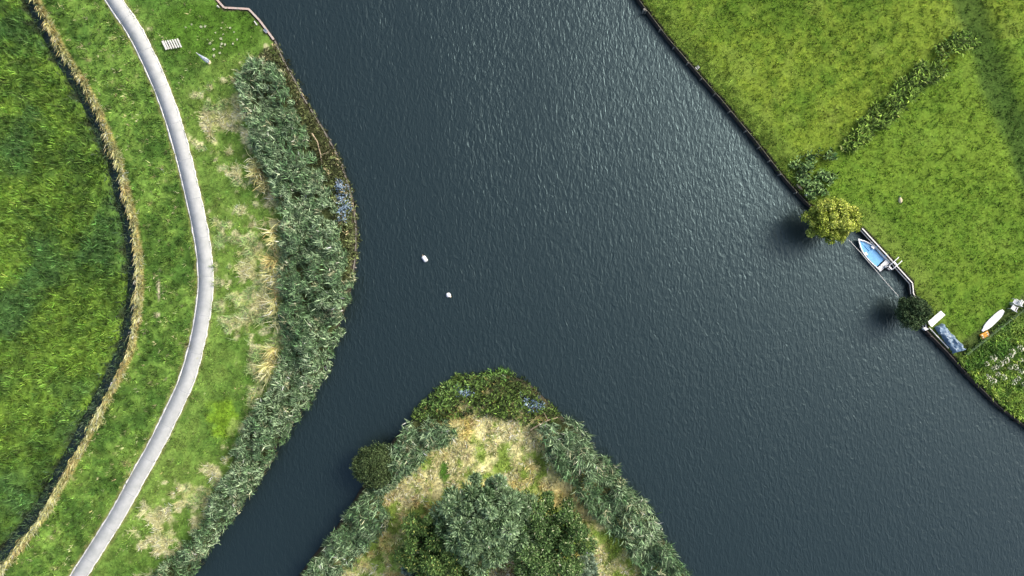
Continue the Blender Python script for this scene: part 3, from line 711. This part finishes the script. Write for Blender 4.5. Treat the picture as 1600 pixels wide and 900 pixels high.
def rope(name, pts, label, r_=.022, sag=.15):
    P3 = []
    for i in range(len(pts)-1):
        a, b_ = np.array(pts[i]), np.array(pts[i+1])
        for k in range(8): t_ = k/8; q = a*(1-t_)+b_*t_; q[2] -= sag*4*t_*(1-t_); P3.append(q)
    P3.append(np.array(pts[-1])); m = MB(); m.tube(P3, r_, 5); return tag(m.build(name, M_ROPE), label, 'rope')
def p3(px, py, z): x, y = P(px, py, z); return (x, y, z)
rope('mooring_rope', [p3(1326, 374, .2), p3(1344.6, 394.5, -.13), p3(1367, 420.5, -.13), p3(1404, 463, .3)], 'long pale mooring rope from tree past the boat to the dark bush', .036, .05)
rope('mooring_rope', [p3(1356, 381, -.1), p3(1367, 377, .15)], 'short mooring rope from boat bow to the quay', .018, .05)
rope('mooring_rope', [p3(1383, 410, -.1), p3(1392, 405, .15)], 'short mooring rope from boat stern to the quay', .018, .05)
for px, py, lab in ((1370.5, 384.5, 'bright blue fender hanging on the quay beside the middle of the boat'), (1383.5, 399.5, 'dull blue fender hanging on the quay beside the boat stern')):
    x, y = P(px, py, -.1); m = MB(); m.lathe((0, 0, -.3), [(.03, 0), (.10, .05), (.11, .25), (.10, .42), (.04, .5), (.02, .56)], 12)
    e = empty('boat_fender', (x, y, -.1)); tag(e, lab, 'fender', 'fenders between boat and quay'); m.build('fender_body', M_FENDER, e, True)
    m = MB(); m.tube([(0, 0, .22), (.2, .18, .24)], .012, 5); m.build('fender_line', M_ROPE, e)

# ladder over the quay edge
lx, ly = P(1399.5, 411, .3); qd = math.atan2(-(441-398), (1427-1388))
lad = empty('quay_ladder', (lx, ly, 0), qd); tag(lad, 'white boarding ladder with two handrails hooked over the quay edge', 'ladder')
for sgn in (-1, 1):
    m = MB(); m.tube([(sgn*.27, .75, .05), (sgn*.27, .65, .35), (sgn*.27, .1, .38), (sgn*.27, -.72, .34), (sgn*.27, -.80, .1), (sgn*.27, -.80, -1.3)], .045, 7); m.build('rail', M_WHITE, lad, True)
for i, z_ in enumerate((.34, -.1, -.45, -.8)):
    m = MB(); m.box((0, -.80, z_), (.50, .14, .04), bev=.01); m.build('rung', M_WHITE, lad)
m = MB(); m.box((0, -.05, .36), (.56, .12, .03)); m.build('cross_plate', M_WHITE, lad)

# ------------------------------------------------------------------ things on the right bank
def quadthing(name, corners, z, th, mat, label, cat, parent=None):
    pts = toworld(corners, z); c = pts.mean(0); e = empty(name, (c[0], c[1], 0)); tag(e, label, cat); return e, [(p[0]-c[0], p[1]-c[1]) for p in pts][::-1]
e, q = quadthing('garden_table', [(1449, 503.5), (1470, 485.5), (1477, 492), (1456, 511)], .5, .05, M_WHITE, 'long white rectangular garden table at the quay beside the dark bush', 'table')
m = MB(); m.prism(q, .47, .52); m.build('tabletop', M_WHITE, e)
for p in q:
    m = MB(); m.box((p[0]*.86, p[1]*.86, .235), (.06, .06, .47)); m.build('leg', M_WHITE, e)
e, q = quadthing('white_step', [(1442, 512.5), (1445.5, 511), (1451, 514), (1446, 516.5)], .1, .1, M_WHITE, 'small white step block on the quay edge under the dark bush', 'step')
m = MB(); m.prism(q, -.25, .14); m.build('tread', M_WHITE, e); m = MB(); m.prism([(a*.7, b_*.7) for a, b_ in q], -.9, -.26); m.build('riser', M_WOOD_GREY, e)
# tarpaulin, crumpled sheet
A, B, Cc_, Dd = [np.array(P(*p)) for p in ((1459, 511), (1472, 505), (1508, 547), (1488, 552))]
nu, nv = 60, 18; U, Vv = np.meshgrid(np.linspace(0, 1, nu), np.linspace(0, 1, nv))
base = (A[None, None]*(1-U[..., None])+Dd*U[..., None])*(1-Vv[..., None])+(B*(1-U[..., None])+Cc_*U[..., None])*Vv[..., None]
cr_ = fbm(base[..., 0]+base[..., 1]*.6, base[..., 1]*.6, .8, 81, 4); rd = 1-np.abs(2*fbm(base[..., 0]*.6+base[..., 1]*.6, base[..., 0]-base[..., 1], 1.1, 83, 3)-1)
jx = (fbm(U*9, Vv*3, 1, 84)-.5)*.25
zz = .10+.75*(cr_-.25)+.40*rd**2; zz *= sm(0, .12, Vv)*sm(1, .88, Vv)*sm(0, .04, U)*sm(1, .95, U)*.85+.15
V = np.concatenate([np.stack([base[..., 0]+jx, base[..., 1]+jx, zz], -1).reshape(-1, 3)]); ii = np.arange(nu*nv).reshape(nv, nu)
mt = simple('slate_blue_tarpaulin', (0.20, 0.29, 0.38), .42, .15, 1.1, c2=(.10, .17, .24))
T_ = np.stack([ii[:-1, :-1], ii[:-1, 1:], ii[1:, 1:], ii[1:, :-1]], -1).reshape(-1, 4)
o = mesh_np('tarpaulin', V, T_, mt, smooth=False); tag(o, 'crumpled slate blue tarpaulin on the grass beside the quay edge', 'tarpaulin')
m = MB(); a_ = P(1452, 512, .12); b_ = P(1482, 544, .12); m.bar((a_[0], a_[1], .12), (b_[0], b_[1], .12), .09, .07)
tag(m.build('pale_batten', M_CAP_WHITE), 'long pale batten lying along the edge beside the tarpaulin', 'batten')
# paddle board
t0, t1 = np.array(P(1568, 485, .12)), np.array(P(1534.5, 517.5, .12)); Lp = np.linalg.norm(t1-t0)
e = empty('paddle_board', (*((t0+t1)/2), .03), math.atan2(*(t0-t1)[::-1])); tag(e, 'long white paddle board lying on the lawn beside the garden fence', 'paddle board')
def pb(s):
    pts = []; n = 16
    for k in range(n+1):
        t_ = k/n; w = .40*(1-abs(2*t_-1.08)**3.0)**.6 if abs(2*t_-1.08) < 1 else 0; w = max(w, .13 if t_ < .1 else .02); pts.append((-Lp/2+t_*Lp, w))
    return [(x*s, w*s) for x, w in pts]+[(x*s, -w*s) for x, w in reversed(pts)]
m = MB(); loft(m, [(pb(.9), 0), (pb(1), .04), (pb(1), .10), (pb(.96), .135)], True, True); m.build('hull', M_GEL, e)
m = MB(); m.box((.05, 0, .140), (1.3, .46, .008)); m.build('deck_pad', simple('pale_grey_pad', (.70, .71, .72), .7, .05, 8), e)
# orange bag
x, y = P(1538, 523.5, .1); e = empty('cool_bag', (x, y, 0), R(28)); tag(e, 'small orange bag with two cream straps at the end of the paddle board', 'bag')
m = MB(); m.box((0, 0, .15), (1.0, .58, .26), bev=.07); m.build('bag_body', M_ORANGE, e)
for dx in (-.32, .30):
    m = MB(); m.box((dx, 0, .283), (.17, .46, .012)); m.build('strap', M_CREAM, e)
# white garden chairs
def chair():
    e = empty('garden_chair', (0, 0, 0)); tag(e, 'c', 'chair', 'white plastic garden chairs on the lawn')
    m = MB()
    for k in range(5): m.box((-.2+k*.10, 0, .42), (.085, .48, .03), bev=.008)
    m.build('seat', M_WHITE, e)
    m = MB()
    for k in range(6): m.box((-.30-.03*1, -.21+k*.084, .68), (.03, .055, .50), ry=-.25)
    m.box((-.395, 0, .92), (.05, .52, .08), ry=-.25, bev=.01); m.build('backrest', M_WHITE, e)
    for sy in (-1, 1):
        m = MB(); m.box((.0, sy*.27, .63), (.52, .06, .03), bev=.01); m.tube([(.24, sy*.27, .62), (.26, sy*.28, .0)], .025, 6); m.build('armrest', M_WHITE, e)
        for sx in (-1, 1):
            m = MB(); m.tube([(sx*.20, sy*.22, .41), (sx*.27, sy*.26, 0)], [.028, .02], 6); m.build('leg', M_WHITE, e)
    return e
ch = chair()
for i, (px, py, a_, lab) in enumerate(((1584, 481, 60, 'white garden chair nearest the low fence, lowest of the white chairs'), (1587, 472, 150, 'white garden chair highest up the lawn, its back to the water'),
                                       (1595, 474, -30, 'white garden chair at the right edge of the photo'))):
    o = ch if i == 0 else copy_tree(ch); x, y = P(px, py, .45); o.location = (x, y, 0); o.rotation_euler.z = R(a_); o['label'] = lab
# low wire fence
pts = [np.array(P(a_, b_)) for a_, b_ in ((1506, 553), (1530, 534), (1560, 510), (1584, 492), (1606, 474), (1640, 448))]
e = empty('wire_fence', (pts[0][0], pts[0][1], 0)); tag(e, 'low green wire fence between the lawn and the rough garden corner', 'fence'); o_ = pts[0]
mgw = simple('green_wire', (.20, .30, .14), .6, .1, 5)
m = MB()
for i in range(len(pts)-1):
    for z_ in (.25, .5, .72): m.tube([(*(pts[i]-o_), z_), (*(pts[i+1]-o_), z_)], .018, 5)
m.build('wire', mgw, e)
for p in pts:
    m = MB(); m.tube([(*(p-o_), -.1), (*(p-o_), .78)], .03, 6); m.build('post', mgw, e)
# stone, small marks
x, y = P(1406, 312.5); e = empty('garden_stone', (x, y, 0)); tag(e, 'tan stone with green moss at one end lying on the meadow', 'stone')
m = MB(); m.lathe((0, -.04, -.05), [(.22, 0), (.27, .10), (.22, .24), (.10, .32)], 9, .85, 1.35); m.build('stone', M_STONE, e, True)
m = MB(); m.lathe((-.02, .36, -.03), [(.10, 0), (.14, .07), (.09, .14)], 8); m.build('moss', M_MOSS, e, True)
x, y = P(1088, 107, .1); e = empty('drain_grate', (x, y, .08), R(-49)); tag(e, 'small pale slatted grate on top of the right bank wall', 'grate')
m = MB(); m.box((0, 0, 0), (.36, .05, .05)); m.box((0, .36, 0), (.36, .05, .05)); m.build('frame', M_METAL, e)
m = MB(); [m.box((-.15+k*.10, .18, .0), (.035, .34, .04)) for k in range(4)]; m.build('slat', M_METAL, e)
for nm, px, py, mat, lab, cat in (('mooring_post', 1260, 304, M_WHITE, 'small white topped mooring post on the right bank above the yellow green tree', 'post'),
                                  ('mooring_post', 1006.5, 15, M_WOOD_GREY, 'stout weathered timber mooring post near the top of the right bank', 'post')):
    x, y = P(px, py, .3); m = MB(); m.lathe((0, 0, -1.4), [(.10, 0), (.10, 1.45), (.13, 1.47), (.13, 1.62), (.07, 1.68)], 10)
    e = empty(nm, (x, y, 0)); tag(e, lab, cat); m.build('shaft', M_WOOD_GREY, e); m = MB(); m.lathe((0, 0, .285), [(.14, 0), (.15, .05), (.08, .09)], 10); m.build('cap', mat, e, True)
x, y = P(1249, 293); m = MB(); m.tube([(-.35, .35, .1), (-.05, .05, .14), (.3, -.3, .12)], [.10, .15, .09], 8); o = m.build('driftwood', M_STRAWWOOD, None, True); o.location = (x, y, 0)
tag(o, 'short bleached log on the right bank edge beside the dark leafy clump', 'log')
# buoys
x, y = P(663.5, 404.5, -.5); e = empty('mooring_buoy', (x, y, WATER_Z), R(-55)); tag(e, 'white oblong mooring buoy, the upper of the two in the river', 'buoy', 'buoys in the river')
m = MB(); m.tube([(-.36, 0, .16), (-.30, 0, .16), (.30, 0, .16), (.36, 0, .16)], [.12, .24, .24, .12], 14); m.build('float', M_WHITE, e, True)
m = MB(); m.tube([(-.35, 0, .2), (-.5, .08, .16), (-.55, .0, .0)], .03, 6); m.build('ring', M_STRAWWOOD, e)
x, y = P(700.5, 461, -.5); e = empty('mooring_buoy', (x, y, WATER_Z), R(-40)); tag(e, 'white round mooring buoy with a small knob, the lower of the two in the river', 'buoy', 'buoys in the river')
m = MB(); m.lathe((0, 0, -.1), [(.10, 0), (.23, .12), (.27, .28), (.22, .42), (.08, .5)], 14); m.build('float', M_WHITE, e, True)
m = MB(); m.lathe((.27, 0, .02), [(.06, 0), (.12, .06), (.12, .16), (.05, .22)], 10); m.build('knob', M_CREAM, e, True)

# ------------------------------------------------------------------ things on the left lawn
x, y = P(269, 69, .4); e = empty('slatted_bench', (x, y, 0), R(9)); tag(e, 'pale slatted wooden lounge bench on the lawn beside the path', 'bench')
for k in range(7):
    m = MB(); w = .24 if k == 0 else .15; m.box((-.84+k*.275, 0, .42+random.uniform(-.01, .01)), (w, 1.08-.05*(k % 2), .05), rz=R(17), bev=.01); m.build('slat', M_WOOD_PALE, e)
for sy in (-.30, .30):
    m = MB(); m.box((0, sy, .36), (1.80, .08, .07)); m.build('rail', M_WOOD_GREY, e)
    for sx in (-.75, .75):
        m = MB(); m.box((sx, sy, .16), (.08, .08, .33)); m.build('leg', M_WOOD_GREY, e)
x, y = P(327, 97.5); e = empty('folded_parasol', (x, y, 0)); tag(e, 'folded pale blue parasol standing upright on the top left lawn', 'parasol')
m = MB(); n = 16; vs = []; fs = []
prof = [(.12, .25), (.24, .45), (.23, .9), (.18, 1.5), (.11, 2.15), (.06, 2.6), (.03, 3.0)]
for i, (r_, z_) in enumerate(prof):
    for k in range(n): a_ = 2*math.pi*k/n; rr = r_*(1.0 if k % 2 else .68); vs.append((rr*math.cos(a_+z_*.2), rr*math.sin(a_+z_*.2), z_))
for i in range(len(prof)-1):
    for k in range(n): j = (k+1) % n; fs.append((i*n+k, i*n+j, (i+1)*n+j, (i+1)*n+k))
m.add(vs, fs); m.build('canopy', M_CANVAS, e)
m = MB(); m.tube([(0, 0, 0), (0, 0, 3.1)], .035, 8); m.build('pole', M_WHITE, e); m = MB(); m.lathe((0, 0, 0), [(.22, 0), (.22, .06), (.06, .12)], 12); m.build('base', M_STONE, e)
x, y = P(400, 36.5); m = MB(); m.box((0, 0, .1), (.55, .12, .07), rz=R(-55)); o = m.build('loose_plank', M_WOOD_PALE); o.location = (x, y, 0); tag(o, 'short loose yellowish plank on the grass behind the pinkish quay', 'plank')
x, y = P(415, 48, .15); m = MB(); m.box((0, 0, .15), (.5, .34, .06), rz=R(-45), bev=.01); m.box((0, .12, .22), (.3, .06, .1), rz=R(-45)); o = m.build('mooring_cleat', M_METAL); o.location = (x, y, 0); tag(o, 'grey metal mooring cleat plate on the pinkish quay', 'cleat')
x, y = P(342, 11.5); m = MB(); m.tube([(0, 0, 0), (0, 0, .4), (.0, 0, .45)], [.09, .09, .05], 8); o = m.build('quay_post', M_WOOD_PALE); o.location = (x, y, 0); tag(o, 'short pale post on the lawn at the top corner of the pinkish quay', 'post')
# flower clumps
def clump(seed, rr, cols, hgt, nfl):
    g = np.random.default_rng(seed); r_ = rr*np.sqrt(g.random(nfl)); a_ = g.uniform(0, 6.28, nfl)
    c = np.stack([r_*np.cos(a_), r_*np.sin(a_), hgt*(1-.5*(r_/rr)**2)*g.uniform(.8, 1.1, nfl)], 1)
    d = unit(np.c_[g.normal(size=(nfl, 2)), np.zeros(nfl)]); n = unit(np.c_[g.normal(size=(nfl, 2))*.35, np.ones(nfl)]); n = unit(n-d*(n*d).sum(1)[:, None])
    return leaf_quads(c, d, n, g.uniform(.07, .13, nfl), g.uniform(.06, .1, nfl), np.tile(C(*cols), (nfl, 1)))
def flower_thing(name, label, cat, group, seed, rr, hgt, nfl, colf, coll=(.10, .18, .05)):
    e = empty(name, (0, 0, 0)); tag(e, label, cat, group)
    V, T, Cc = clump(seed, rr, colf, hgt, nfl); mesh_np('blossoms', V, T, M_LEAF, Cc, e)
    g = np.random.default_rng(seed+1); n = 26; pos = np.c_[g.normal(0, rr*.6, (n, 2)), np.zeros(n)]; col = np.tile(C(*coll), (n, 1))
    V, T, Cc = blades(pos, np.full(n, hgt*.8), np.full(n, .05), g.uniform(0, 6.28, n), np.full(n, hgt*.5), col, col, 2); mesh_np('leaves', V, T, M_GRASS, Cc, e); return e
f0 = flower_thing('flower_clump', 'small clump of white daisies in the grass of the top left lawn', 'flowers', 'white flower clumps on the top left lawn', 3, .14, .14, 18, (.66, .70, .46))
spots = [(290.5, 43), (300, 38.5), (315, 42.5), (321, 41.5), (337, 51.5), (346, 44), (349, 54), (346, 61), (347, 69), (345, 73), (334.5, 77.5), (335, 87.5), (344, 83), (371, 62), (364.5, 69), (366, 50.5), (324.5, 62), (329, 68), (352, 70), (360, 44)]
for i, (px, py) in enumerate(spots):
    o = f0 if i == 0 else copy_tree(f0); x, y = P(px, py); o.location = (x, y, 0); o.rotation_euler.z = i*1.3; s = .55+.6*random.random(); o.scale = (s, s, s)
f1 = flower_thing('flowering_plant', 'whitish flower head above the rough green plants of the garden corner', 'flowers', 'white flowering plants in the garden corner', 9, .34, .85, 34, (.84, .84, .64))
spots = [(1585, 551), (1582, 556.5), (1576, 563), (1556, 560), (1545, 569), (1556, 576), (1560, 574), (1582, 575), (1590, 574), (1562, 585), (1547, 589), (1598, 563), (1598, 545), (1594, 592), (1599, 581), (1567, 569), (1555, 596), (1588, 598), (1606, 600), (1572, 590)]
for i, (px, py) in enumerate(spots):
    o = f1 if i == 0 else copy_tree(f1); x, y = P(px, py, .8); o.location = (x, y, 0); o.rotation_euler.z = i*1.7; s = .6+.6*random.random(); o.scale = (s, s, 1)
# fallen branches
def branch(pts, label, r_=.06):
    c = np.array(pts[0]); m = MB(); m.tube([np.array(p)-c for p in pts], [r_*(1-.6*i/(len(pts)-1)) for i in range(len(pts))], 6)
    mid = np.array(pts[len(pts)//2])-c; dd_ = np.array(pts[-1])-np.array(pts[0]); m.tube([mid, mid+np.array([-dd_[1], dd_[0], .4])*.3], [r_*.5, r_*.2], 5)
    o = m.build('fallen_branch', M_STRAWWOOD); o.location = c; tag(o, label, 'branch')
branch([p3(829, 672, .6), p3(842, 664, .8), p3(856, 657, .9), p3(872, 652, .9)], 'bleached fallen branch beside the reeds at the right tip of the peninsula', .09)
branch([p3(487, 208, .8), p3(496, 222, .9), p3(501, 242, .9), p3(503, 256, .7)], 'curved bleached branch between the left reed bed and the water', .08)
branch([p3(742, 893, .3), p3(765, 882, .4), p3(790, 876, .5), p3(812, 884, .3)], 'dry brown branch lying in the gap between the peninsula trees', .10)
